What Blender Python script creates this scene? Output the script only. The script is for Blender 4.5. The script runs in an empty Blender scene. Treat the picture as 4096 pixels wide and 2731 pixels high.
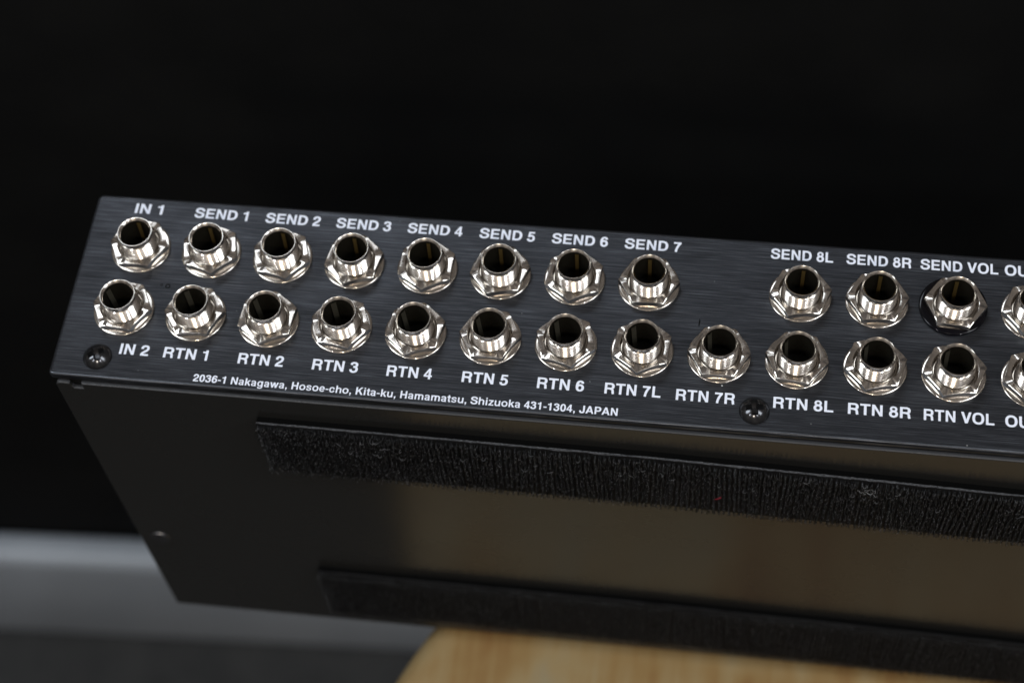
import bpy, bmesh, math, random
from mathutils import Vector, Matrix, noise
from mathutils.geometry import delaunay_2d_cdt

random.seed(7)
MM = 0.001
PANEL_Z = 717.0          # height of the jack panel above the floor, millimetres
SC = bpy.context.scene
COL = SC.collection


def W(x, y, z):
    """panel coordinates in millimetres (z = 0 on the jack panel) -> world metres"""
    return Vector((x * MM, y * MM, (z + PANEL_Z) * MM))


# ------------------------------------------------------------------ camera
cam_d = bpy.data.cameras.new('camera')
cam = bpy.data.objects.new('camera', cam_d)
COL.objects.link(cam)
SC.camera = cam
CR = Matrix(((0.9904497, 0.1243441, -0.0595644),
             (-0.0770303, 0.8573624, 0.5089166),
             (0.1143490, -0.4994680, 0.8587526)))
cam.matrix_world = Matrix.Translation(W(145.2026, -237.251, 376.1869)) @ CR.transposed().to_4x4()
cam_d.lens = 64.986
cam_d.sensor_width = 36.0
cam_d.clip_start = 0.02
cam_d.clip_end = 50.0
cam_d.dof.use_dof = True
cam_d.dof.focus_distance = 0.428
cam_d.dof.aperture_fstop = 10.5

# ------------------------------------------------------------------ world (dim surroundings of the room) and exposure
world = bpy.data.worlds.new('World')
SC.world = world
world.use_nodes = True
nt = world.node_tree
nt.nodes.clear()
wo = nt.nodes.new('ShaderNodeOutputWorld')
bg = nt.nodes.new('ShaderNodeBackground')
tc = nt.nodes.new('ShaderNodeTexCoord')
sep = nt.nodes.new('ShaderNodeSeparateXYZ')
rz = nt.nodes.new('ShaderNodeValToRGB')
nz = nt.nodes.new('ShaderNodeTexNoise')
rn = nt.nodes.new('ShaderNodeValToRGB')
mx = nt.nodes.new('ShaderNodeMix')
mx.data_type = 'RGBA'
mx.blend_type = 'MULTIPLY'
mx.inputs['Factor'].default_value = 1.0
nz.inputs['Scale'].default_value = 2.6
nz.inputs['Detail'].default_value = 2.0
rz.color_ramp.elements[0].position = 0.40
rz.color_ramp.elements[0].color = (0.03, 0.028, 0.026, 1)
rz.color_ramp.elements[1].position = 0.75
rz.color_ramp.elements[1].color = (0.40, 0.375, 0.36, 1)
rn.color_ramp.elements[0].position = 0.38
rn.color_ramp.elements[0].color = (0.22, 0.22, 0.23, 1)
rn.color_ramp.elements[1].position = 0.66
rn.color_ramp.elements[1].color = (1.25, 1.18, 1.1, 1)
add = nt.nodes.new('ShaderNodeMath')
add.operation = 'MULTIPLY_ADD'
add.inputs[1].default_value = 0.5
add.inputs[2].default_value = 0.5
L = nt.links.new
L(tc.outputs['Generated'], sep.inputs[0])
L(sep.outputs['Z'], add.inputs[0])
L(add.outputs[0], rz.inputs[0])
L(tc.outputs['Generated'], nz.inputs['Vector'])
L(nz.outputs['Fac'], rn.inputs[0])
L(rz.outputs[0], mx.inputs['A'])
L(rn.outputs[0], mx.inputs['B'])
L(mx.outputs['Result'], bg.inputs['Color'])
bg.inputs['Strength'].default_value = 0.6
L(bg.outputs[0], wo.inputs[0])

SC.view_settings.view_transform = 'Standard'
SC.view_settings.look = 'None'
SC.view_settings.exposure = 0.0
SC.view_settings.gamma = 1.0
SC.view_settings.use_curve_mapping = False


# ------------------------------------------------------------------ lamps of the room
def lamp(direction, dist, size, power, col, target=(100, -12, 0)):
    d = bpy.data.lights.new('ceiling_lamp', 'AREA')
    d.shape = 'RECTANGLE'
    d.size, d.size_y = size
    d.energy = power
    d.color = col
    o = bpy.data.objects.new('ceiling_lamp', d)
    COL.objects.link(o)
    v = Vector(direction).normalized()
    o.location = W(*target) + v * dist
    o.rotation_euler = (-v).to_track_quat('-Z', 'Y').to_euler()
    return o


# broad diffused ceiling panels left and right, small spots, and a weak cool panel behind
lamp((-0.72, -0.16, 0.76), 1.5, (0.42, 0.75), 10.5, (0.87, 0.94, 1.0))
lamp((0.66, -0.20, 0.76), 1.5, (0.42, 0.75), 9.0, (0.92, 0.96, 1.0))
lamp((-0.46, -0.62, 0.80), 1.5, (0.06, 0.06), 2.4, (0.95, 0.97, 1.0))
lamp((0.03, -0.72, 0.72), 1.5, (0.10, 0.10), 4.8, (1.0, 0.89, 0.75))
lamp((0.50, -0.62, 0.80), 1.5, (0.06, 0.06), 2.4, (0.97, 0.97, 1.0))
lamp((-0.30, 0.60, 0.80), 1.8, (0.70, 0.22), 3.2, (0.84, 0.91, 1.0))


# ------------------------------------------------------------------ materials
def mat(name, color, rough=0.5, metal=0.0, spec=0.5, **kw):
    m = bpy.data.materials.new(name)
    m.use_nodes = True
    b = m.node_tree.nodes['Principled BSDF']
    b.inputs['Base Color'].default_value = (*color, 1)
    b.inputs['Roughness'].default_value = rough
    b.inputs['Metallic'].default_value = metal
    b.inputs['Specular IOR Level'].default_value = spec
    for k, v in kw.items():
        b.inputs[k.replace('_', ' ')].default_value = v
    return m


def nodes(m):
    n = m.node_tree.nodes
    return n, m.node_tree.links.new, n['Principled BSDF']


def noise_node(m, scale, vec_scale=(1, 1, 1), detail=3.0, rough=0.55):
    n, l, b = nodes(m)
    t = n.new('ShaderNodeTexCoord')
    mp = n.new('ShaderNodeMapping')
    mp.inputs['Scale'].default_value = vec_scale
    x = n.new('ShaderNodeTexNoise')
    x.inputs['Scale'].default_value = scale
    x.inputs['Detail'].default_value = detail
    x.inputs['Roughness'].default_value = rough
    l(t.outputs['Object'], mp.inputs['Vector'])
    l(mp.outputs[0], x.inputs['Vector'])
    return x


def ramp(m, src, stops):
    n, l, b = nodes(m)
    r = n.new('ShaderNodeValToRGB')
    e = r.color_ramp.elements
    while len(e) < len(stops):
        e.new(0.5)
    for k, (p, c) in enumerate(stops):
        e[k].position = p
        e[k].color = (*c, 1) if len(c) == 3 else c
    l(src, r.inputs[0])
    return r


def bump(m, src, strength, dist):
    n, l, b = nodes(m)
    u = n.new('ShaderNodeBump')
    u.inputs['Strength'].default_value = strength
    u.inputs['Distance'].default_value = dist
    l(src, u.inputs['Height'])
    l(u.outputs[0], b.inputs['Normal'])


def rough_from(m, src, lo, hi):
    n, l, b = nodes(m)
    r = n.new('ShaderNodeMapRange')
    r.inputs['From Min'].default_value = 0.3
    r.inputs['From Max'].default_value = 0.7
    r.inputs['To Min'].default_value = lo
    r.inputs['To Max'].default_value = hi
    l(src, r.inputs['Value'])
    l(r.outputs[0], b.inputs['Roughness'])


def g(v, t=(1, 1, 1)):
    return (v * t[0], v * t[1], v * t[2])


# brushed black anodised aluminium: fine streaks along X
M_panel = mat('brushed_black_aluminium', (0.05, 0.053, 0.06), 0.36, 0.75)
n, l, b = nodes(M_panel)
st = noise_node(M_panel, 1.0, (55, 5200, 200), 2.5, 0.55)
st2 = noise_node(M_panel, 1.0, (140, 11000, 200), 2.0, 0.6)
mixn = n.new('ShaderNodeMath')
mixn.operation = 'ADD'
l(st.outputs['Fac'], mixn.inputs[0])
l(st2.outputs['Fac'], mixn.inputs[1])
half = n.new('ShaderNodeMath')
half.operation = 'MULTIPLY'
half.inputs[1].default_value = 0.5
l(mixn.outputs[0], half.inputs[0])
rp = ramp(M_panel, half.outputs[0], [(0.34, (0.014, 0.0149, 0.0172)), (0.50, (0.036, 0.0387, 0.0447)), (0.66, (0.108, 0.115, 0.131))])
l(rp.outputs[0], b.inputs['Base Color'])
smudge = noise_node(M_panel, 38, (1, 1.6, 1), 4.0)
rough_from(M_panel, smudge.outputs['Fac'], 0.30, 0.46)
b.inputs['Anisotropic'].default_value = 0.8
tg = n.new('ShaderNodeTangent')
tg.direction_type = 'UV_MAP'
tg.uv_map = 'brush'
l(tg.outputs[0], b.inputs['Tangent'])
bump(M_panel, half.outputs[0], 0.5, 0.00003)

M_case = mat('satin_black_enamel', (0.0145, 0.0143, 0.0135), 0.2, 0.0, 0.5)
x = noise_node(M_case, 1500, detail=2)
bump(M_case, x.outputs['Fac'], 0.12, 0.00002)
x2 = noise_node(M_case, 30, detail=4)
rough_from(M_case, x2.outputs['Fac'], 0.20, 0.31)
M_edge_lit = mat('powder_coat_painted_lit', (0.030, 0.031, 0.034), 0.42, 0.0, 0.45)  # paler than the case: light on the cover's top edge put into the colour
x = noise_node(M_edge_lit, 2600, detail=3)
bump(M_edge_lit, x.outputs['Fac'], 0.9, 0.0001)
M_hole_ring = mat('dark_hole_ring', (0.10, 0.10, 0.105), 0.25, 0.85, 0.6)
M_inner = mat('inner_black_steel', (0.006, 0.006, 0.006), 0.5, 0.0, 0.3)

M_nickel = mat('nickel_plate', (0.73, 0.685, 0.63), 0.24, 1.0)
n, l, b = nodes(M_nickel)
x = noise_node(M_nickel, 160, detail=3, rough=0.5)
rp = ramp(M_nickel, x.outputs['Fac'], [(0.3, (0.57, 0.525, 0.475)), (0.55, (0.66, 0.615, 0.56)), (0.75, (0.70, 0.66, 0.61))])
l(rp.outputs[0], b.inputs['Base Color'])
rough_from(M_nickel, x.outputs['Fac'], 0.22, 0.15)
x = noise_node(M_nickel, 260, detail=2)
bump(M_nickel, x.outputs['Fac'], 0.06, 0.0002)

M_bore = mat('black_plastic_bore', (0.011, 0.0098, 0.007), 0.27, 0.0, 0.55)
M_brass = mat('brass_spring', (0.17, 0.115, 0.038), 0.55, 0.8)
M_silver = mat('tarnished_spring', (0.055, 0.050, 0.036), 0.65, 0.5)
M_lacquer = mat('black_lacquer', (0.0025, 0.0025, 0.0040), 0.10, 0.0, 0.28)
M_screw = mat('black_zinc', (0.06, 0.061, 0.065), 0.18, 0.85)
x = noise_node(M_screw, 900, detail=3)
bump(M_screw, x.outputs['Fac'], 0.25, 0.0001)
M_ink = mat('white_screen_print', (0.70, 0.735, 0.83), 0.55, 0.0, 0.3)
x = noise_node(M_ink, 3000, detail=2)
bump(M_ink, x.outputs['Fac'], 0.15, 0.00003)
M_mark = mat('black_pen_ink', (0.002, 0.002, 0.002), 0.6, 0.0, 0.1)
M_dust = mat('pale_dust', (0.45, 0.46, 0.47), 0.8, 0.0, 0.2)
M_nylon = mat('black_nylon', (0.003, 0.003, 0.0037), 0.2, 0.0, 0.6)
M_glint = mat('painted_glint_nylon', (0.095, 0.10, 0.112), 0.3, 0.0, 1.0)  # paler colour painted on some hooks as glints on the nylon
M_strip_top = mat('flat_black_strip_top', (0.0015, 0.0015, 0.0015), 0.95, 0.0, 0.05)  # flat black for the upward side of the strips
M_weave = mat('black_woven_tape', (0.0035, 0.0035, 0.004), 0.8, 0.0, 0.2)
x = noise_node(M_weave, 1.0, (1500, 1500, 1500), 3)
bump(M_weave, x.outputs['Fac'], 1.0, 0.0004)
M_tape = mat('woven_tape_edge', (0.035, 0.037, 0.042), 0.6, 0.0, 0.4)
x = noise_node(M_tape, 1.0, (1600, 3000, 3000), 3)
bump(M_tape, x.outputs['Fac'], 1.0, 0.0005)
rp = ramp(M_tape, x.outputs['Fac'], [(0.35, (0.012, 0.012, 0.014)), (0.65, (0.07, 0.073, 0.08))])
n, l, b = nodes(M_tape)
l(rp.outputs[0], b.inputs['Base Color'])

M_wood = mat('oiled_oak', (0.46, 0.28, 0.10), 0.45, 0.0, 0.4)
n, l, b = nodes(M_wood)
gr = noise_node(M_wood, 1.0, (130, 9, 60), 6.0, 0.6)
blotch = noise_node(M_wood, 34, (1, .7, 1), 3.0)
ad = n.new('ShaderNodeMath')
ad.operation = 'MULTIPLY_ADD'
ad.inputs[1].default_value = 0.40
l(gr.outputs['Fac'], ad.inputs[0])
hb = n.new('ShaderNodeMath')
hb.operation = 'MULTIPLY'
hb.inputs[1].default_value = 0.6
l(blotch.outputs['Fac'], hb.inputs[0])
l(hb.outputs[0], ad.inputs[2])
rp = ramp(M_wood, ad.outputs[0], [(0.34, (0.170, 0.080, 0.022)), (0.44, (0.225, 0.140, 0.052)), (0.52, (0.255, 0.182, 0.085)), (0.62, (0.235, 0.192, 0.115))])
l(rp.outputs[0], b.inputs['Base Color'])
bump(M_wood, gr.outputs['Fac'], 0.2, 0.0005)
M_steel = mat('dark_stool_steel', (0.03, 0.03, 0.03), 0.4, 0.6)

M_wall = mat('matt_black_wall', (0.0034, 0.0035, 0.0036), 0.85, 0.0, 0.12)
x = noise_node(M_wall, 14, detail=4)
n, l, b = nodes(M_wall)
rp = ramp(M_wall, x.outputs['Fac'], [(0.3, (0.0026, 0.0027, 0.0028)), (0.7, (0.0060, 0.0060, 0.0058))])
l(rp.outputs[0], b.inputs['Base Color'])
M_skirt = mat('grey_skirting_paint', (0.19, 0.20, 0.215), 0.4, 0.0, 0.5)
x = noise_node(M_skirt, 9, (1, 1, 1), 4)
n, l, b = nodes(M_skirt)
rp = ramp(M_skirt, x.outputs['Fac'], [(0.3, (0.27, 0.30, 0.34)), (0.7, (0.345, 0.375, 0.415))])
l(rp.outputs[0], b.inputs['Base Color'])
M_floor = mat('dark_grey_floor', (0.03, 0.031, 0.032), 0.6, 0.0, 0.3)
x = noise_node(M_floor, 40, detail=5)
n, l, b = nodes(M_floor)
rp = ramp(M_floor, x.outputs['Fac'], [(0.3, (0.020, 0.0205, 0.021)), (0.7, (0.034, 0.034, 0.034))])
l(rp.outputs[0], b.inputs['Base Color'])


# ------------------------------------------------------------------ mesh helpers
def finish(me, sharp=32.0):
    bm = bmesh.new()
    bm.from_mesh(me)
    lim = math.radians(sharp)
    for f in bm.faces:
        f.smooth = True
    for e in bm.edges:
        e.smooth = not (len(e.link_faces) == 2 and e.calc_face_angle(0) > lim)
    bm.to_mesh(me)
    bm.free()


def link(name, me, m, parent=None, loc=None, rot=None):
    o = bpy.data.objects.new(name, me)
    COL.objects.link(o)
    if m is not None and not me.materials:
        me.materials.append(m)
    if parent:
        o.parent = parent
    if loc is not None:
        o.location = loc
    if rot is not None:
        o.rotation_euler = rot
    return o


def mesh_from(name, verts, faces, m, sharp=32.0):
    me = bpy.data.meshes.new(name)
    me.from_pydata([tuple(c * MM for c in v) for v in verts], [], faces)
    me.materials.append(m)
    bm = bmesh.new()
    bm.from_mesh(me)
    bmesh.ops.recalc_face_normals(bm, faces=bm.faces)
    bm.to_mesh(me)
    bm.free()
    finish(me, sharp)
    return me


def lathe(name, prof, m, seg=64, sharp=32.0, radial=None):
    """prof: (r, z) pairs from one end to the other; radial(r, z, theta) may reshape a point"""
    vs, fs = [], []
    for (r, z) in prof:
        for k in range(seg):
            t = 2 * math.pi * k / seg
            rr, zz = radial(r, z, t) if radial else (r, z)
            vs.append((rr * math.cos(t), rr * math.sin(t), zz))
    for i in range(len(prof) - 1):
        for k in range(seg):
            a, c = i * seg + k, i * seg + (k + 1) % seg
            fs.append((a, c, c + seg, a + seg))
    return mesh_from(name, vs, fs, m, sharp)


def eval_mesh(o, name):
    dg = bpy.context.evaluated_depsgraph_get()
    dg.update()
    return bpy.data.meshes.new_from_object(o.evaluated_get(dg))


def box_mesh(name, lo, hi, m, bev=0.0, seg=3):
    bm = bmesh.new()
    bmesh.ops.create_cube(bm, size=1)
    for v in bm.verts:
        v.co = Vector([(lo[i] + hi[i]) / 2 + v.co[i] * (hi[i] - lo[i]) for i in range(3)]) * MM
    if bev:
        bmesh.ops.bevel(bm, geom=list(bm.edges), offset=bev * MM, segments=seg, profile=0.5, affect='EDGES')
    me = bpy.data.meshes.new(name)
    bm.to_mesh(me)
    bm.free()
    me.materials.append(m)
    finish(me, 40)
    return me


def plate_mesh(name, outline, holes, thick, bev, m, bres=3):
    """flat plate in XY (top face at z = 0) with holes and rounded edges"""
    c = bpy.data.curves.new(name, 'CURVE')
    c.dimensions = '2D'
    c.fill_mode = 'BOTH'
    for pts in [outline] + holes:
        s = c.splines.new('POLY')
        s.points.add(len(pts) - 1)
        for p, q in zip(s.points, pts):
            p.co = (q[0] * MM, q[1] * MM, 0, 1)
        s.use_cyclic_u = True
    c.extrude = (thick / 2 - bev) * MM
    c.bevel_depth = bev * MM
    c.bevel_resolution = bres
    c.offset = -bev * MM
    o = bpy.data.objects.new(name, c)
    COL.objects.link(o)
    me = eval_mesh(o, name)
    bpy.data.objects.remove(o)
    for v in me.vertices:
        v.co.z -= thick / 2 * MM
    me.materials.clear()
    me.materials.append(m)
    finish(me, 40)
    return me


def rounded(x0, y0, x1, y1, r, k=6):
    out = []
    for cx, cy, a0 in ((x1 - r, y1 - r, 0), (x0 + r, y1 - r, 90), (x0 + r, y0 + r, 180), (x1 - r, y0 + r, 270)):
        for i in range(k + 1):
            a = math.radians(a0 + 90 * i / k)
            out.append((cx + r * math.cos(a), cy + r * math.sin(a)))
    return out


def circle(cx, cy, r, k=32):
    return [(cx + r * math.cos(2 * math.pi * i / k), cy + r * math.sin(2 * math.pi * i / k)) for i in range(k)]


def tag(o, label, cat, kind=None, group=None):
    o['label'] = label
    if cat:
        o['category'] = cat
    if kind:
        o['kind'] = kind
    if group:
        o['group'] = group


# ------------------------------------------------------------------ setting: floor, black wall, grey skirting board
FLOOR = -PANEL_Z
fl = link('floor', box_mesh('floor', (-1500, -1600, -20), (1900, 190, 0), M_floor), None)
tag(fl, 'dark grey floor far below the stool', 'floor', 'structure')
WALL_ROT = math.radians(2.7)


def wall_obj(name, lo, hi, m, bev):
    o = link(name, box_mesh(name, lo, hi, m, bev, 4), None)
    o.location = W(-286, 155, FLOOR)
    o.rotation_euler = (0, 0, WALL_ROT)
    return o


wl = wall_obj('wall', (-1200, 20.5, 0), (2100, 60, 760), M_wall, 1.0)
tag(wl, 'matt black wall standing behind the stool above the grey skirting', 'wall', 'structure')
sk = wall_obj('skirting_board', (-1200, 0, 0.5), (2100, 20, 117), M_skirt, 7.0)
tag(sk, 'grey painted skirting board along the foot of the black wall', 'skirting board', 'structure')

# ------------------------------------------------------------------ stool
BOX_D = 138.9
stool = bpy.data.objects.new('wooden_stool', None)
COL.objects.link(stool)
stool.location = W(194.0, -112, FLOOR)
stool.empty_display_size = 0.05
tag(stool, 'round light wooden stool carrying the black switcher box', 'stool')
TOPZ = PANEL_Z - BOX_D - 1.2
prof = [(0.01, TOPZ), (143, TOPZ)]
for i in range(9):
    a = math.pi / 2 * i / 8
    prof.append((143 + 7 * math.sin(a), TOPZ - 7 + 7 * math.cos(a)))
prof += [(150, TOPZ - 22), (146, TOPZ - 27), (0.01, TOPZ - 27)]
link('seat', lathe('seat', prof, M_wood, 96), None, stool)
for k in range(4):
    a = math.radians(45 + 90 * k)
    p0 = Vector((105 * math.cos(a), 105 * math.sin(a), TOPZ - 27))
    p1 = Vector((150 * math.cos(a), 150 * math.sin(a), 0))
    vs, fs = [], []
    for p, r in ((p0, 13), (p1, 11)):
        for j in range(20):
            t = 2 * math.pi * j / 20
            vs.append((p.x + r * math.cos(t), p.y + r * math.sin(t), p.z))
    fs = [(j, (j + 1) % 20, 20 + (j + 1) % 20, 20 + j) for j in range(20)] + [tuple(range(20)), tuple(range(20, 40))]
    link('leg', mesh_from('leg', vs, fs, M_wood), None, stool)
link('foot_ring', lathe('foot_ring', [(131 + 6 * math.cos(2 * math.pi * i / 16), 200 + 6 * math.sin(2 * math.pi * i / 16)) for i in range(17)], M_steel, 64), None, stool)

# ------------------------------------------------------------------ the switcher box
PITCH, ROW = 18.0, 18.13
XL, XR, YT, YB = -14.53, 345.0, 15.35, -37.40
YC = -38.0               # outer face of the bottom cover
dev = bpy.data.objects.new('audio_switcher', None)
COL.objects.link(dev)
dev.location = W(0, 0, 0)
dev.empty_display_size = 0.05
tag(dev, 'black metal effects switcher box with two rows of nickel jack sockets', 'audio switcher')

TURN_TOP = {0: -31, 1: 13, 2: 18, 3: -11, 4: -2, 5: -18, 6: -4, 7: -28, 9: -21, 10: -27, 11: 26, 12: -20, 13: 8, 14: -14}
TURN_BOT = {0: 27, 1: -25, 2: -5, 3: 22, 4: -10, 5: 30, 6: 16, 7: -5, 8: -29, 9: 24, 10: -16, 11: -20, 12: -14, 13: 5, 14: 25}
SITES = [(c * PITCH, 0.0, TURN_TOP[c], True, c) for c in TURN_TOP] + [(c * PITCH - 0.05, -ROW, TURN_BOT[c], False, c) for c in TURN_BOT]

pm = plate_mesh('jack_panel', rounded(XL, YB, XR, YT, 1.6), [circle(sx, sy, 5.4) for sx, sy, _, _, _ in SITES], 2.0, 0.9, M_panel, 4)
uv = pm.uv_layers.new(name='brush')
for lp in pm.loops:
    co = pm.vertices[lp.vertex_index].co
    uv.data[lp.index].uv = (co.x * 10, co.y * 10)
link('jack_panel', pm, None, dev)
# folded flange below the panel's front edge, inner case, then the bottom cover that stands proud of the gap
link('case', box_mesh('case', (XL + 1.6, YC + 1.37, -BOX_D), (XR - 1.6, YT - 0.6, -2.05), M_inner, 0.4), None, dev)
nx0, nx1 = -9.4, -6.7
zt = -2.55
cov = [(XL + 1.3, -BOX_D), (XR - 1.3, -BOX_D), (XR - 1.3, zt), (nx1, zt), (nx1, zt - 2.3), (nx0 + 0.4, zt - 2.3), (nx0, zt - 1.6), (nx0 - 0.3, zt - 0.4), (nx0 - 1.0, zt), (XL + 2.6, zt), (XL + 1.7, zt - 0.4), (XL + 1.3, zt - 1.3)]
cm = plate_mesh('bottom_cover', cov, [], 1.35, 0.42, M_case, 3)
cover = link('bottom_cover', cm, None, dev, loc=(0, YC * MM, 0), rot=(math.radians(90), 0, 0))
cm.materials.append(M_edge_lit)
for f in cm.polygons:                      # the cut upper edge gets a rough, paler coat that paints in caught light
    if f.normal.y > 0.3:
        f.material_index = 1


# ------------------------------------------------------------------ jack sockets
def thread_profile():
    p = [(3.58, -14.0), (3.58, 6.72), (3.62, 6.78), (4.02, 7.18), (4.10, 7.25), (4.18, 7.25), (4.25, 7.17), (4.27, 7.02), (4.29, 6.0), (4.20, 5.80), (4.08, 5.72), (4.08, 5.52)]
    z = 5.46
    while z > 0.9:
        p += [(4.02, z), (4.50, z - 0.31), (4.55, z - 0.37), (4.55, z - 0.47), (4.50, z - 0.53), (4.02, z - 0.84)]
        z -= 0.88
    p += [(4.5, -2.0), (4.5, -14.0)]
    return p


def barrel_mesh():
    me = lathe('jack_socket', thread_profile(), M_nickel, 96, 24)
    me.materials.append(M_bore)
    for f in me.polygons:
        c = f.center
        if math.hypot(c.x, c.y) < 3.6 * MM and c.z < 6.72 * MM:
            f.material_index = 1
    return me


AF = 6.42


def hexr(t):
    a = (t + math.pi / 6) % (math.pi / 3) - math.pi / 6
    return AF / math.cos(a)


def nut_mesh(h=2.05, z0=0.55):
    top = z0 + h

    def rad(r, z, t):
        if r < 0:                       # code: -1 rounded outer top, -2 outer top, -3 outer bottom, -4 rounded outer bottom
            R = hexr(t)
            zc = top - 0.02 - max(0.0, R - 6.75) * 0.60
            if r == -1:
                return R - 0.16, zc + 0.02
            if r == -2:
                return R - 0.04, zc - 0.05
            if r == -3:
                return R, zc - 0.18
            if r == -4:
                return R, z0 + 0.04 + max(0.0, R - 6.6) * 0.5
            return R - 0.25, z0
        return r, z

    prof = [(4.6, z0), (4.62, top - 1.1), (4.72, top - 0.90), (5.22, top - 0.14), (5.32, top - 0.03), (5.42, top), (-1, 0), (-2, 0), (-3, 0), (-4, 0), (-5, 0)]
    return lathe('hex_nut', prof, M_nickel, 144, 21, rad)


def washer_mesh(name, r, m, t=0.55):
    return lathe(name, [(4.7, 0.02), (4.7, t - 0.05), (r - 0.75, t), (r - 0.2, t - 0.06), (r - 0.04, t - 0.18), (r, t - 0.32), (r, 0.02)], m, 80, 38)


def leaf_mesh(name, w, m):
    vs, fs = [], []
    pts = [(3.42, 6.2), (3.15, 1.5), (2.7, -3.0), (2.2, -7.0), (1.9, -9.0), (2.6, -12.5)]
    for (y, z) in pts:
        for dx in (-w / 2, 0, w / 2):
            for dy in (0, -0.18):
                vs.append((dx, y + dy - (0.12 if dx == 0 else 0), z))
    for i in range(len(pts) - 1):
        a = i * 6
        for q in ((0, 2), (2, 4), (4, 5), (5, 3), (3, 1), (1, 0)):
            fs.append((a + q[0], a + q[1], a + 6 + q[1], a + 6 + q[0]))
    return mesh_from(name, vs, fs, m, 60)


ME_barrel, ME_nut = barrel_mesh(), nut_mesh()
ME_wash, ME_wash_black = washer_mesh('washer', 7.40, M_nickel), washer_mesh('washer', 7.95, M_lacquer, 0.75)
ME_leaf_a, ME_leaf_b = leaf_mesh('spring_contact', 0.85, M_brass), leaf_mesh('spring_contact', 1.3, M_silver)
ME_floor = lathe('bore_end', [(0.01, -13.5), (3.56, -13.5)], M_bore, 32)

for sx, sy, turn, top, c in SITES:
    black = top and c == 11
    j = link('jack_socket', ME_barrel, None, dev, loc=(sx * MM, sy * MM, random.uniform(-.08, .08) * MM), rot=(0, 0, random.uniform(0, 6.28)))
    rz0 = j.rotation_euler.z
    # a corner of the hexagon lies at 30 deg in mesh angle; "turn" is measured from straight down, counter-clockwise
    link('hex_nut', ME_nut, None, j, loc=(0, 0, (0.2 if black else 0) * MM), rot=(0, 0, math.radians(-90 + turn - 30) - rz0))
    wsh = link('washer', ME_wash_black if black else ME_wash, None, j, loc=((-0.25 if black else random.uniform(-.08, .08)) * MM, random.uniform(-.08, .08) * MM, 0), rot=(0, 0, -rz0))
    if black:
        wsh.location = Matrix.Rotation(-rz0, 3, 'Z') @ Vector((-0.35 * MM, 0.15 * MM, 0))
        wsh['label'] = 'wide glossy black washer under the nut'
    if top:
        link('spring_contact', ME_leaf_a, None, j, rot=(0, 0, -rz0 + math.radians(random.uniform(-8, 8))))
    else:
        link('spring_contact', ME_leaf_b, None, j, rot=(0, 0, -rz0 + math.radians(46 + random.uniform(-16, 16))))
    link('bore_end', ME_floor, None, j)


# ------------------------------------------------------------------ screws with a cross recess
def screw_mesh():
    R, H = 3.5, 2.35
    prof = [(0.01, H)]
    rs = (R * R + H * H) / (2 * H)
    for i in range(1, 13):
        r = (R - 0.05) * i / 12
        prof.append((r, H - rs + math.sqrt(max(rs * rs - r * r, 0)) * 1.0))
    prof[-1] = (R - 0.12, 0.42)
    prof[-2] = (R - 0.42, 0.80)
    prof += [(R, 0.2), (R, -0.5)]
    prof = [(0.0005, H)] + prof[1:]
    me = lathe('dome', prof, M_screw, 64)
    bm = bmesh.new()
    bm.from_mesh(me)
    bmesh.ops.remove_doubles(bm, verts=bm.verts, dist=1e-6)
    bmesh.ops.holes_fill(bm, edges=[e for e in bm.edges if len(e.link_faces) == 1], sides=0)
    bmesh.ops.recalc_face_normals(bm, faces=bm.faces)
    bm.to_mesh(me)
    bm.free()
    o = bpy.data.objects.new('dome', me)
    COL.objects.link(o)
    vs, fs = [], []
    for (z, hl, hw) in ((3.2, 2.55, 0.92), (1.15, 1.75, 0.60), (0.25, 0.7, 0.42)):
        for q in range(4):
            for p in ((hl, -hw), (hl, hw), (hw, hw)):
                r = Matrix.Rotation(math.pi / 2 * q, 2) @ Vector(p)
                vs.append((r.x, r.y, z))
    for i in range(2):
        for k in range(12):
            fs.append((i * 12 + k, i * 12 + (k + 1) % 12, i * 12 + 12 + (k + 1) % 12, i * 12 + 12 + k))
    fs += [tuple(range(12)), tuple(24 + k for k in range(12))]
    co = bpy.data.objects.new('cut', mesh_from('cut', vs, fs, M_screw))
    COL.objects.link(co)
    md = o.modifiers.new('b', 'BOOLEAN')
    md.operation = 'DIFFERENCE'
    md.object = co
    md.solver = 'EXACT'
    cutters = [co]
    out = eval_mesh(o, 'screw')
    for q in [o] + cutters:
        bpy.data.objects.remove(q)
    finish(out, 34)
    return out


ME_screw = screw_mesh()
for sx, sy, a in ((-3.45, -31.6, 28), (153.0, -31.9, 8), (309.0, -31.7, 40)):
    link('screw', ME_screw, M_screw, dev, loc=(sx * MM, sy * MM, 0.02 * MM), rot=(0, 0, math.radians(a)))


# ------------------------------------------------------------------ lettering, drawn glyph by glyph (cap height = 1)
def spline(pts, k=7, closed=False):
    out = []
    m_ = len(pts)
    rng = range(m_) if closed else range(m_ - 1)
    for i in rng:
        p1, p2 = pts[i], pts[(i + 1) % m_]
        p0 = pts[i - 1] if (i > 0 or closed) else (2 * p1[0] - p2[0], 2 * p1[1] - p2[1])
        p3 = pts[(i + 2) % m_] if (i + 2 < m_ or closed) else (2 * p2[0] - p1[0], 2 * p2[1] - p1[1])
        for q in range(k):
            t = q / k
            out.append(tuple(0.5 * (2 * p1[d] + (p2[d] - p0[d]) * t + (2 * p0[d] - 5 * p1[d] + 4 * p2[d] - p3[d]) * t * t + (3 * p1[d] - p0[d] - 3 * p2[d] + p3[d]) * t ** 3) for d in (0, 1)))
    if not closed:
        out.append(pts[-1])
    return out


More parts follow.
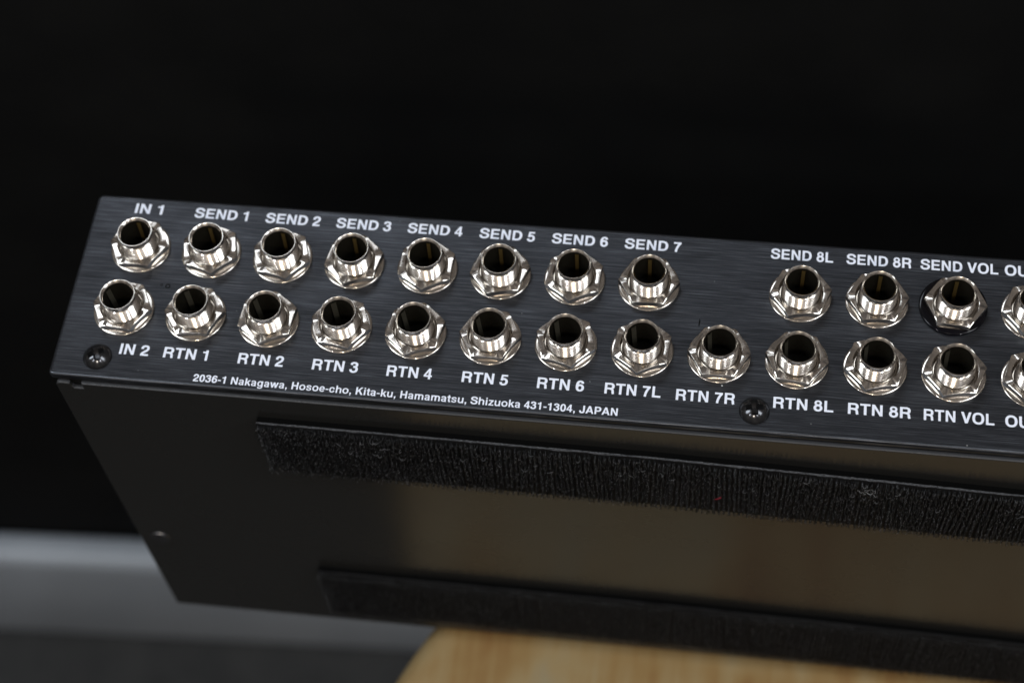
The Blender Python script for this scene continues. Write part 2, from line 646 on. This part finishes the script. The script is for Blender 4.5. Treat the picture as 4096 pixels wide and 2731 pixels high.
def stroke(pts, wx, wy, closed=False):
    """list of quads following a centre line; wx = width of vertical runs, wy = of horizontal runs"""
    m_ = len(pts)
    Ls, Rs = [], []
    for i in range(m_):
        a = pts[i - 1] if (i > 0 or closed) else pts[i]
        c = pts[(i + 1) % m_] if (i + 1 < m_ or closed) else pts[i]
        dx, dy = c[0] - a[0], c[1] - a[1]
        d = math.hypot(dx, dy) or 1
        nx, ny = -dy / d * wx / 2, dx / d * wy / 2
        Ls.append((pts[i][0] + nx, pts[i][1] + ny))
        Rs.append((pts[i][0] - nx, pts[i][1] - ny))
    rng = range(m_) if closed else range(m_ - 1)
    out = []
    for i in rng:
        j = (i + 1) % m_
        out += [[Ls[i], Rs[i], Rs[j]], [Ls[i], Rs[j], Ls[j]]]
    return out


def rect(x0, y0, x1, y1):
    return [[(x0, y0), (x1, y0), (x1, y1), (x0, y1)]]


def oval(cx, cy, rx, ry, e=2.35, k=28):
    out = []
    for i in range(k):
        t = 2 * math.pi * i / k
        c, s_ = math.cos(t), math.sin(t)
        out.append((cx + rx * math.copysign(abs(c) ** (2 / e), c), cy + ry * math.copysign(abs(s_) ** (2 / e), s_)))
    return out


V, H = 0.225, 0.185
vs_, hs_ = 0.185, 0.150


def bowl(x0, y0, y1, x1, wx=V, wy=H):
    """a D-shaped stroke: out along the top from x0, round at x1, back along the bottom"""
    yc, ry = (y0 + y1) / 2, (y1 - y0) / 2 - wy / 2
    xr = x1 - wx / 2
    xs = xr - min(ry * 0.95, (x1 - x0) * .6)
    pts = [(x0, yc + ry), (xs, yc + ry)]
    for i in range(1, 12):
        a = math.pi / 2 - math.pi * i / 12
        c, s_ = math.cos(a), math.sin(a)
        pts.append((xs + (xr - xs) * abs(c) ** 0.85, yc + ry * math.copysign(abs(s_) ** 0.85, s_)))
    pts += [(xs, yc - ry), (x0, yc - ry)]
    return stroke(pts, wx, wy)


def arch(x0, x1, xh=0.735):
    return rect(x0, 0, x0 + vs_, xh) + stroke(spline([(x0 + 0.09, 0.44), (x0 + 0.17, 0.60), ((x0 + x1) / 2 + 0.03, xh - 0.065), (x1 - vs_ / 2 - 0.025, 0.58), (x1 - vs_ / 2, 0.40), (x1 - vs_ / 2, 0.0)]), vs_, hs_)


GL = {
    'I': (0.387, rect(0.09, 0, 0.30, 1)),
    'N': (1.005, rect(0.095, 0, 0.295, 1) + rect(0.71, 0, 0.91, 1) + [[(0.095, 1), (0.31, 1), (0.91, 0), (0.695, 0)]]),
    'S': (0.93, stroke(spline([(0.78, 0.68), (0.75, 0.82), (0.62, 0.91), (0.46, 0.932), (0.28, 0.90), (0.175, 0.79), (0.185, 0.66), (0.30, 0.575), (0.47, 0.525), (0.65, 0.475), (0.765, 0.39), (0.775, 0.24), (0.66, 0.11), (0.46, 0.068), (0.27, 0.10), (0.16, 0.20), (0.135, 0.335)], 4), 0.22, 0.18)),
    'E': (0.93, rect(0.10, 0, 0.31, 1) + rect(0.10, 0, 0.86, 0.175) + rect(0.10, 0.425, 0.80, 0.59) + rect(0.10, 0.825, 0.845, 1)),
    'D': (1.005, rect(0.10, 0, 0.31, 1) + bowl(0.10, 0, 1, 0.95)),
    'R': (1.005, rect(0.10, 0, 0.31, 1) + bowl(0.10, 0.395, 1, 0.92, V, 0.17) + stroke(spline([(0.50, 0.48), (0.70, 0.42), (0.785, 0.30), (0.80, 0.12), (0.845, 0.0)]), 0.20, 0.17)),
    'P': (0.93, rect(0.10, 0, 0.31, 1) + bowl(0.10, 0.345, 1, 0.88, V, 0.175)),
    'T': (0.85, rect(0.32, 0, 0.53, 1) + rect(0.03, 0.825, 0.82, 1)),
    'V': (0.93, [[(0.02, 1), (0.245, 1), (0.575, 0), (0.355, 0)], [(0.355, 0), (0.575, 0), (0.91, 1), (0.69, 1)]]),
    'O': (1.083, stroke(oval(0.54, 0.5, 0.385, 0.435), 0.225, 0.19, True)),
    'L': (0.85, rect(0.10, 0, 0.31, 1) + rect(0.10, 0, 0.81, 0.175)),
    'U': (1.005, stroke(spline([(0.20, 1), (0.20, 0.6), (0.20, 0.35), (0.255, 0.165), (0.38, 0.085), (0.50, 0.068), (0.62, 0.085), (0.745, 0.165), (0.80, 0.35), (0.80, 0.6), (0.80, 1)], 4), 0.225, 0.19)),
    'J': (0.774, stroke(spline([(0.59, 1), (0.59, 0.6), (0.59, 0.30), (0.54, 0.13), (0.36, 0.068), (0.185, 0.13), (0.14, 0.33)], 5), 0.225, 0.19)),
    'A': (1.005, [[(0.02, 0), (0.24, 0), (0.615, 1), (0.39, 1)], [(0.765, 0), (0.985, 0), (0.615, 1), (0.39, 1)]] + rect(0.25, 0.215, 0.75, 0.375)),
    'K': (1.005, rect(0.10, 0, 0.31, 1) + [[(0.26, 0.50), (0.26, 0.24), (0.96, 1), (0.70, 1)], [(0.40, 0.55), (0.56, 0.68), (0.99, 0), (0.735, 0)]]),
    'H': (1.005, rect(0.10, 0, 0.31, 1) + rect(0.70, 0, 0.91, 1) + rect(0.10, 0.42, 0.91, 0.60)),
    '1': (0.774, rect(0.33, 0, 0.53, 0.985) + [[(0.10, 0.70), (0.36, 0.70), (0.36, 0.845), (0.10, 0.845)], [(0.33, 0.78), (0.53, 0.985), (0.375, 0.985), (0.27, 0.82)]]),
    '2': (0.774, stroke(spline([(0.145, 0.64), (0.17, 0.80), (0.27, 0.895), (0.39, 0.915), (0.53, 0.88), (0.61, 0.77), (0.60, 0.62), (0.50, 0.48), (0.33, 0.35), (0.20, 0.22), (0.16, 0.09)], 4), 0.21, 0.18) + rect(0.06, 0, 0.715, 0.17)),
    '3': (0.774, stroke(spline([(0.14, 0.71), (0.18, 0.84), (0.29, 0.905), (0.42, 0.91), (0.55, 0.855), (0.595, 0.735), (0.54, 0.60), (0.41, 0.545), (0.30, 0.54)], 4), 0.21, 0.175) + stroke(spline([(0.30, 0.545), (0.44, 0.53), (0.58, 0.44), (0.62, 0.29), (0.55, 0.14), (0.39, 0.07), (0.23, 0.095), (0.145, 0.19), (0.125, 0.30)], 4), 0.21, 0.175)),
    '4': (0.774, rect(0.42, 0, 0.61, 0.985) + rect(0.04, 0.21, 0.735, 0.365) + [[(0.04, 0.365), (0.20, 0.365), (0.50, 0.80), (0.42, 0.985)]]),
    '5': (0.774, stroke(spline([(0.135, 0.28), (0.17, 0.14), (0.28, 0.075), (0.40, 0.07), (0.55, 0.135), (0.62, 0.30), (0.575, 0.48), (0.44, 0.57), (0.30, 0.56), (0.175, 0.47)], 4), 0.21, 0.18) + rect(0.17, 0.81, 0.68, 0.97) + [[(0.10, 0.43), (0.275, 0.43), (0.345, 0.97), (0.165, 0.97)]]),
    '6': (0.774, stroke(oval(0.395, 0.325, 0.235, 0.25, 2.1, 24), 0.21, 0.18, True) + stroke(spline([(0.60, 0.72), (0.565, 0.855), (0.41, 0.915), (0.25, 0.84), (0.165, 0.63), (0.15, 0.42), (0.165, 0.30)], 4), 0.21, 0.175)),
    '7': (0.774, rect(0.06, 0.80, 0.71, 0.97) + stroke(spline([(0.615, 0.85), (0.48, 0.66), (0.37, 0.42), (0.305, 0.18), (0.285, 0.0)], 4), 0.20, 0.19)),
    '8': (0.774, stroke(oval(0.387, 0.735, 0.205, 0.175, 2.1, 24), 0.175, 0.15, True) + stroke(oval(0.387, 0.30, 0.245, 0.23, 2.1, 24), 0.21, 0.18, True)),
    '0': (0.774, stroke(oval(0.387, 0.49, 0.235, 0.42, 2.2), 0.21, 0.18, True)),
    'a': (0.774, stroke(spline([(0.14, 0.53), (0.20, 0.64), (0.37, 0.675), (0.53, 0.63), (0.575, 0.51), (0.575, 0.30), (0.58, 0.12), (0.63, 0.0)], 4), 0.175, 0.14) + stroke(spline([(0.56, 0.425), (0.40, 0.385), (0.22, 0.33), (0.15, 0.21), (0.21, 0.09), (0.36, 0.06), (0.50, 0.12), (0.575, 0.25)], 4), 0.165, 0.13)),
    'k': (0.774, rect(0.09, 0, 0.28, 1) + [[(0.22, 0.40), (0.22, 0.18), (0.745, 0.735), (0.51, 0.735)], [(0.34, 0.40), (0.48, 0.50), (0.775, 0), (0.545, 0)]]),
    'g': (0.85, stroke(oval(0.40, 0.375, 0.245, 0.295, 2.1, 24), 0.18, 0.145, True) + rect(0.575, -0.02, 0.76, 0.735) + stroke(spline([(0.667, 0.05), (0.655, -0.10), (0.55, -0.19), (0.40, -0.21), (0.25, -0.18), (0.165, -0.07)], 4), 0.18, 0.14)),
    'w': (1.083, [[(0.01, 0.735), (0.215, 0.735), (0.425, 0), (0.235, 0)], [(0.235, 0), (0.425, 0), (0.635, 0.735), (0.45, 0.735)], [(0.45, 0.735), (0.635, 0.735), (0.85, 0), (0.66, 0)], [(0.66, 0), (0.85, 0), (1.07, 0.735), (0.87, 0.735)]]),
    'o': (0.85, stroke(oval(0.425, 0.367, 0.285, 0.305, 2.15, 24), 0.185, 0.15, True)),
    's': (0.774, stroke(spline([(0.63, 0.50), (0.56, 0.63), (0.39, 0.67), (0.22, 0.625), (0.165, 0.525), (0.25, 0.435), (0.40, 0.385), (0.56, 0.32), (0.615, 0.215), (0.54, 0.105), (0.385, 0.065), (0.21, 0.11), (0.13, 0.245)], 4), 0.17, 0.135)),
    'e': (0.774, stroke(spline([(0.62, 0.20), (0.53, 0.095), (0.38, 0.065), (0.22, 0.13), (0.14, 0.30), (0.15, 0.46), (0.25, 0.62), (0.40, 0.67), (0.55, 0.61), (0.625, 0.45), (0.63, 0.345)], 4), 0.175, 0.14) + rect(0.14, 0.305, 0.70, 0.42)),
    'c': (0.774, stroke(spline([(0.625, 0.46), (0.56, 0.61), (0.40, 0.67), (0.24, 0.62), (0.15, 0.46), (0.145, 0.28), (0.22, 0.125), (0.38, 0.065), (0.55, 0.12), (0.63, 0.28)], 4), 0.18, 0.145)),
    'h': (0.85, arch(0.09, 0.765) + rect(0.09, 0.5, 0.275, 1)),
    'i': (0.387, rect(0.095, 0, 0.285, 0.735) + rect(0.095, 0.84, 0.285, 1)),
    't': (0.464, rect(0.02, 0.60, 0.435, 0.735) + stroke(spline([(0.235, 0.93), (0.235, 0.50), (0.235, 0.20), (0.285, 0.085), (0.43, 0.07)], 4), 0.185, 0.14)),
    'u': (0.85, rect(0.575, 0, 0.76, 0.735) + stroke(spline([(0.18, 0.735), (0.18, 0.42), (0.185, 0.20), (0.27, 0.085), (0.42, 0.07), (0.58, 0.13), (0.66, 0.30)], 4), 0.185, 0.15)),
    'm': (1.238, arch(0.09, 0.70) + arch(0.515, 1.145)),
    'z': (0.696, rect(0.05, 0, 0.655, 0.145) + rect(0.06, 0.59, 0.645, 0.735) + [[(0.05, 0.10), (0.27, 0.10), (0.645, 0.62), (0.42, 0.62)]]),
    ',': (0.387, rect(0.095, 0, 0.29, 0.19) + [[(0.19, 0.05), (0.29, 0.05), (0.22, -0.17), (0.10, -0.20)]]),
    '-': (0.464, rect(0.05, 0.30, 0.42, 0.455)),
    ' ': (0.36, []),
}
GCACHE = {}


def glyph(ch):
    if ch not in GCACHE:
        vs, fc = [], []
        for poly in GL[ch][1]:
            area = sum(poly[i][0] * poly[(i + 1) % len(poly)][1] - poly[(i + 1) % len(poly)][0] * poly[i][1] for i in range(len(poly)))
            if abs(area) < 1e-7:
                continue
            if area < 0:
                poly = poly[::-1]
            fc.append(list(range(len(vs), len(vs) + len(poly))))
            vs += [Vector(p) for p in poly]
        if fc:
            r = delaunay_2d_cdt(vs, [], fc, 0, 1e-5)
            GCACHE[ch] = ([tuple(v) for v in r[0]], [tuple(f) for f, src in zip(r[2], r[5]) if src])
        else:
            GCACHE[ch] = ([], [])
    return GCACHE[ch]


def lettering(text, x0, x1, y, cap, clip=None):
    """white print from x0 to x1 (inked extent) on baseline y"""
    adv = sum(GL[c][0] for c in text)
    ink0 = min((v[0] for v in glyph(text[0])[0]), default=0)
    last = text[-1]
    ink1 = adv - GL[last][0] + max(v[0] for v in glyph(last)[0])
    sx = (x1 - x0) / (ink1 - ink0)
    vs, fs, px = [], [], 0.0
    for ch in text:
        gv, gf = glyph(ch)
        b0 = len(vs)
        vs += [(x0 + (px + p[0] - ink0) * sx, y + p[1] * cap, 0.02) for p in gv]
        fs += [tuple(b0 + q for q in f) for f in gf]
        px += GL[ch][0]
    me = bpy.data.meshes.new('lettering')
    me.from_pydata([tuple(c * MM for c in v) for v in vs], [], fs)
    me.materials.append(M_ink)
    o = link('lettering', me, None, dev)
    o['label'] = 'white printed text reading ' + text
    return o


CAP = 2.9
YTOP, YBOT = 10.2, -30.42
for t, a, b_ in (('IN 1', -4.12, 3.0), ('SEND 1', 11.29, 24.9), ('SEND 2', 29.45, 43.34), ('SEND 3', 47.43, 61.2), ('SEND 4', 65.4, 79.11), ('SEND 5', 83.35, 97.06), ('SEND 6', 101.25, 115.0), ('SEND 7', 119.1, 132.8), ('SEND 8L', 154.45, 169.35), ('SEND 8R', 172.5, 187.85), ('SEND VOL', 190.0, 208.25), ('OUT', 209.75, 217.6)):
    lettering(t, a, b_, YTOP - (0.08 if 'SEND' in t and a < 140 else 0), CAP)
for t, a, b_ in (('IN 2', 1.47, 8.67), ('RTN 1', 12.3, 23.15), ('RTN 2', 30.61, 41.63), ('RTN 3', 48.68, 59.71), ('RTN 4', 66.65, 77.5), ('RTN 5', 84.6, 95.5), ('RTN 6', 102.41, 113.42), ('RTN 7L', 118.22, 131.26), ('RTN 7R', 134.81, 148.38), ('RTN 8L', 157.2, 170.9), ('RTN 8R', 174.2, 188.4), ('RTN VOL', 191.3, 207.1), ('OUT', 209.5, 217.4)):
    lettering(t, a, b_, YBOT + (0.12 if a < 60 else 0) - (0.18 if a > 130 else 0), CAP)
lettering('2036-1 Nakagawa, Hosoe-cho, Kita-ku, Hamamatsu, Shizuoka 431-1304, JAPAN', 20.92, 121.83, -36.05, 1.98)


# small pen marks on the panel
def flat_poly(name, polys, m, z=0.02):
    vs, fs = [], []
    for p in polys:
        fs.append(tuple(range(len(vs), len(vs) + len(p))))
        vs += [(q[0], q[1], z) for q in p]
    me = bpy.data.meshes.new(name)
    me.from_pydata([tuple(c * MM for c in v) for v in vs], [], fs)
    me.materials.append(m)
    return link(name, me, None, dev)


flat_poly('ink_mark', stroke(circle(9.16, -10.45, 0.50, 20), 0.30, 0.30, True), M_mark)['label'] = 'small black ring mark'
flat_poly('ink_mark', stroke(circle(7.55, -10.2, 0.26, 12), 0.17, 0.17, True), M_mark)['label'] = 'tiny faint ring mark'
flat_poly('ink_mark', [[(138.6, -10.4), (138.82, -10.4), (139.0, -8.9), (138.8, -8.1), (138.6, -8.9)]], M_mark)['label'] = 'short black tick mark'

# raised ring standing in for a countersunk hole, low left on the bottom cover
rv = lathe('hole_ring', [(0.01, 0.06), (0.75, 0.06), (0.9, 0.02), (0.95, 0.03), (1.6, 0.22), (2.0, 0.26), (2.25, 0.2), (2.4, 0.0), (2.4, -0.2)], M_hole_ring, 40)
link('hole_ring', rv, None, dev, loc=(-7.2 * MM, (YC - 0.01) * MM, -90.1 * MM), rot=(math.radians(90), 0, 0)).scale = (1.25, 1.25, 1.6)

# ------------------------------------------------------------------ hook-and-loop strips on the cover
BEND = [(30, 0.0), (35, 0.0), (80, -0.3), (130, -0.9), (160, -2.0), (184, -2.9), (216, -4.4), (240, -5.7), (300, -8.5), (410, -11.5)]


def bend(x):
    for (a, za), (c, zc) in zip(BEND, BEND[1:]):
        if x <= c:
            return za + (zc - za) * (x - a) / (c - a)
    return BEND[-1][1]


YF = YC


def strip(x0, x1, ztop, width, base_t, seed, edge, rstep, strays, palef, slant=0.0):
    rnd = random.Random(seed)
    nseg = 150
    vs, fs = [], []
    for i in range(nseg + 1):
        x = x0 + (x1 - x0) * i / nseg
        zt_ = ztop + bend(x)
        for (yy, zz) in ((YF + 0.02, zt_ - .1), (YF - base_t + .55, zt_ - .1), (YF - base_t + .5, zt_ + rnd.uniform(-.08, .16)), (YF - base_t + .05, zt_ + rnd.uniform(-.16, .1)), (YF - base_t, zt_ - 0.25), (YF - base_t, zt_ - width + .25), (YF - base_t + .12, zt_ - width), (YF + 0.02, zt_ - width)):
            vs.append((x + slant * (ztop - zz) * (1 if i == 0 else 0), yy, zz))
    for i in range(nseg):
        for k in range(7):
            fs.append((i * 8 + k, i * 8 + k + 1, i * 8 + 9 + k, i * 8 + 8 + k))
    fs += [tuple(range(8)), tuple(nseg * 8 + k for k in range(8))]
    me = mesh_from('hook_strip', vs, fs, M_weave, 40)
    me.materials.append(edge)
    me.materials.append(M_strip_top)
    for f in me.polygons:
        if f.normal.z > 0.5:
            f.material_index = 2
        if f.normal.z > 0.3 and f.center.y < (YF - base_t + .52) * MM:
            f.material_index = 1
    s = link('hook_strip', me, None, dev)
    # nylon hooks: bent canes in upright rows
    hv, hf, hm_idx = [], [], []
    col_step, row_step = 1.18, rstep
    ncol = int((x1 - x0) / col_step)
    yb = YF - base_t
    for c in range(ncol):
        for side in (-1, 1):
            ph = rnd.uniform(0, row_step)
            wob = rnd.gauss(0, .06)
            lean = rnd.gauss(0, .07)
            for r in range(int((width - 0.5) / row_step)):
                loose = max(0.0, 1 - (x0 + c * col_step - x0) / 60.0)
                x = x0 + 0.4 + c * col_step + side * 0.17 + wob + rnd.gauss(0, .07 + .22 * loose) + r * row_step * .03 * math.sin(c * .21)
                z = ztop + bend(x) - 0.35 - ph * .6 - r * row_step + rnd.gauss(0, .08)
                h = rnd.uniform(1.0, 1.5)
                bx, bz = lean + rnd.gauss(0, .16 + .15 * loose), rnd.gauss(-.05, .2)
                dirx = side * rnd.uniform(-0.6, 1) * .28
                dirz = rnd.choice((-1, 1)) * rnd.uniform(.3, .7)
                path = [(0, 0, 0), (bx * .4, h * .55, bz * .4), (bx * .8, h * .9, bz * .8), (bx + dirx * .35, h * 1.03, bz + dirz * .4), (bx + dirx * .8, h * .88, bz + dirz * .8), (bx + dirx, h * .62, bz + dirz * .95)]
                b0 = len(hv)
                pale = rnd.random() < palef  # share of hooks given the painted glint colour
                rad = rnd.uniform(.036, .056)
                for q, (px, py, pz) in enumerate(path):
                    rr = rad * (1 if q < 5 else .6)
                    for k in range(3):
                        a = 2.1 * k + q * .1
                        hv.append((x + px + rr * math.cos(a), yb - py + (rr * math.sin(a) if q in (3, 4) else 0), z + pz + rr * math.sin(a)))
                hm_idx += [0] * 6 + [1 if pale else 0] * 6 + [0] * 3
                for q in range(5):
                    for k in range(3):
                        hf.append((b0 + q * 3 + k, b0 + q * 3 + (k + 1) % 3, b0 + q * 3 + 3 + (k + 1) % 3, b0 + q * 3 + 3 + k))
    # a few long stray filaments
    for _ in range(strays):
        x = rnd.uniform(x0 + 1, x1 - 2)
        z = ztop + bend(x) - rnd.uniform(.8, 10)
        ang = rnd.uniform(0, 6.28)
        b0 = len(hv)
        ln = rnd.uniform(.9, 2.2)
        for q in range(7):
            t = q / 6
            cx = x + math.cos(ang + t * 1.2) * ln * (t - .5)
            cz = z + math.sin(ang + t * 1.2) * ln * (t - .5)
            cy = yb - 1.15 - .45 * math.sin(math.pi * t)
            for k in range(3):
                a = 2.1 * k
                hv.append((cx + .06 * math.cos(a), cy + .06 * math.sin(a), cz + .06 * math.sin(a + 1)))
        hm_idx += [1 if rnd.random() < .3 else 0] * 18  # some strays carry the painted glint too
        for q in range(6):
            for k in range(3):
                hf.append((b0 + q * 3 + k, b0 + q * 3 + (k + 1) % 3, b0 + q * 3 + 3 + (k + 1) % 3, b0 + q * 3 + 3 + k))
    hm = bpy.data.meshes.new('hooks')
    hm.from_pydata([(a * MM, b2 * MM, c2 * MM) for a, b2, c2 in hv], [], hf)
    hm.materials.append(M_nylon)
    hm.materials.append(M_glint)
    hm.polygons.foreach_set('material_index', hm_idx)
    hm.polygons.foreach_set('use_smooth', [True] * len(hm.polygons))
    h = link('hooks', hm, None, s)
    h['kind'] = 'stuff'
    return s


s1 = strip(34.9, 326.0, -11.6, 24.6, 2.0, 3, M_tape, 0.36, 260, 0.14)
s1['label'] = 'upper black strip of bristly hook tape'
s2 = strip(36.6, 326.0, -99.8, 28.6, 2.0, 9, M_weave, 0.5, 0, 0.04)
s2['label'] = 'lower black strip of hook tape along the bottom edge'


# ------------------------------------------------------------------ lint caught on the upper strip
def fibre(name, pts, rad, m):
    p = pts
    vs, fs = [], []
    for q in p:
        for k in range(5):
            a = 2 * math.pi * k / 5
            vs.append((q[0] + rad * math.cos(a), q[2] + rad * .6 * math.sin(a * 2), q[1] + rad * math.sin(a)))
    for i in range(len(p) - 1):
        for k in range(5):
            fs.append((i * 5 + k, i * 5 + (k + 1) % 5, i * 5 + 5 + (k + 1) % 5, i * 5 + 5 + k))
    fs += [tuple(range(5)), tuple(len(vs) - 5 + k for k in range(5))]
    me = mesh_from(name, vs, fs, m, 80)
    return link(name, me, None, None, loc=W(0, 0, 0))


def wavy(pts, y0, amp=.15):
    return [(a, c, y0 + amp * math.sin(i * 1.3)) for i, (a, c) in enumerate(spline(pts, 5))]


M_red = mat('red_fibre', (0.30, 0.012, 0.03), 0.7)
M_pale = mat('pale_fibre', (0.35, 0.36, 0.37), 0.6)
yl = YF - 3.3
rd = fibre('lint_fleck', wavy([(145.6, -28.55), (146.1, -28.2), (146.5, -28.0), (146.6, -27.6), (147.0, -27.4)], yl, .1), 0.16, M_red)
tag(rd, 'tiny red fleck of lint caught on the upper hook strip', 'lint')
wf = fibre('lint_fibre', wavy([(178.4, -17.4), (179.6, -18.2), (180.6, -18.6), (182.0, -18.2), (182.6, -17.2), (181.6, -16.5), (180.2, -16.9), (180.6, -18.0), (182.2, -19.0), (183.4, -20.0)], yl, .2), 0.036, M_pale)
tag(wf, 'pale curled hair of lint lying on the upper hook strip', 'lint')

# ------------------------------------------------------------------ dust specks lying on the jack panel
for (dx, dy, r) in ((145.2, -25.9, .26), (130.4, -3.4, .13), (129.9, -4.9, .10), (96.5, -10.5, .09), (114.6, -27.6, .10), (27.6, -16.0, .09), (63.0, 13.3, .08), (141.5, 2.5, .08), (166.0, -34.0, .09), (7.2, -34.4, .08), (201.0, -36.3, .14)):
    vs = [(dx + r * math.cos(a) * random.uniform(.7, 1.1), dy + r * math.sin(a) * random.uniform(.7, 1.1), 0.02) for a in [i * math.pi / 4 for i in range(8)]] + [(dx, dy, r * .7)]
    fs = [(i, (i + 1) % 8, 8) for i in range(8)]
    link('dust_speck', mesh_from('dust_speck', vs, fs, M_dust), None, dev)
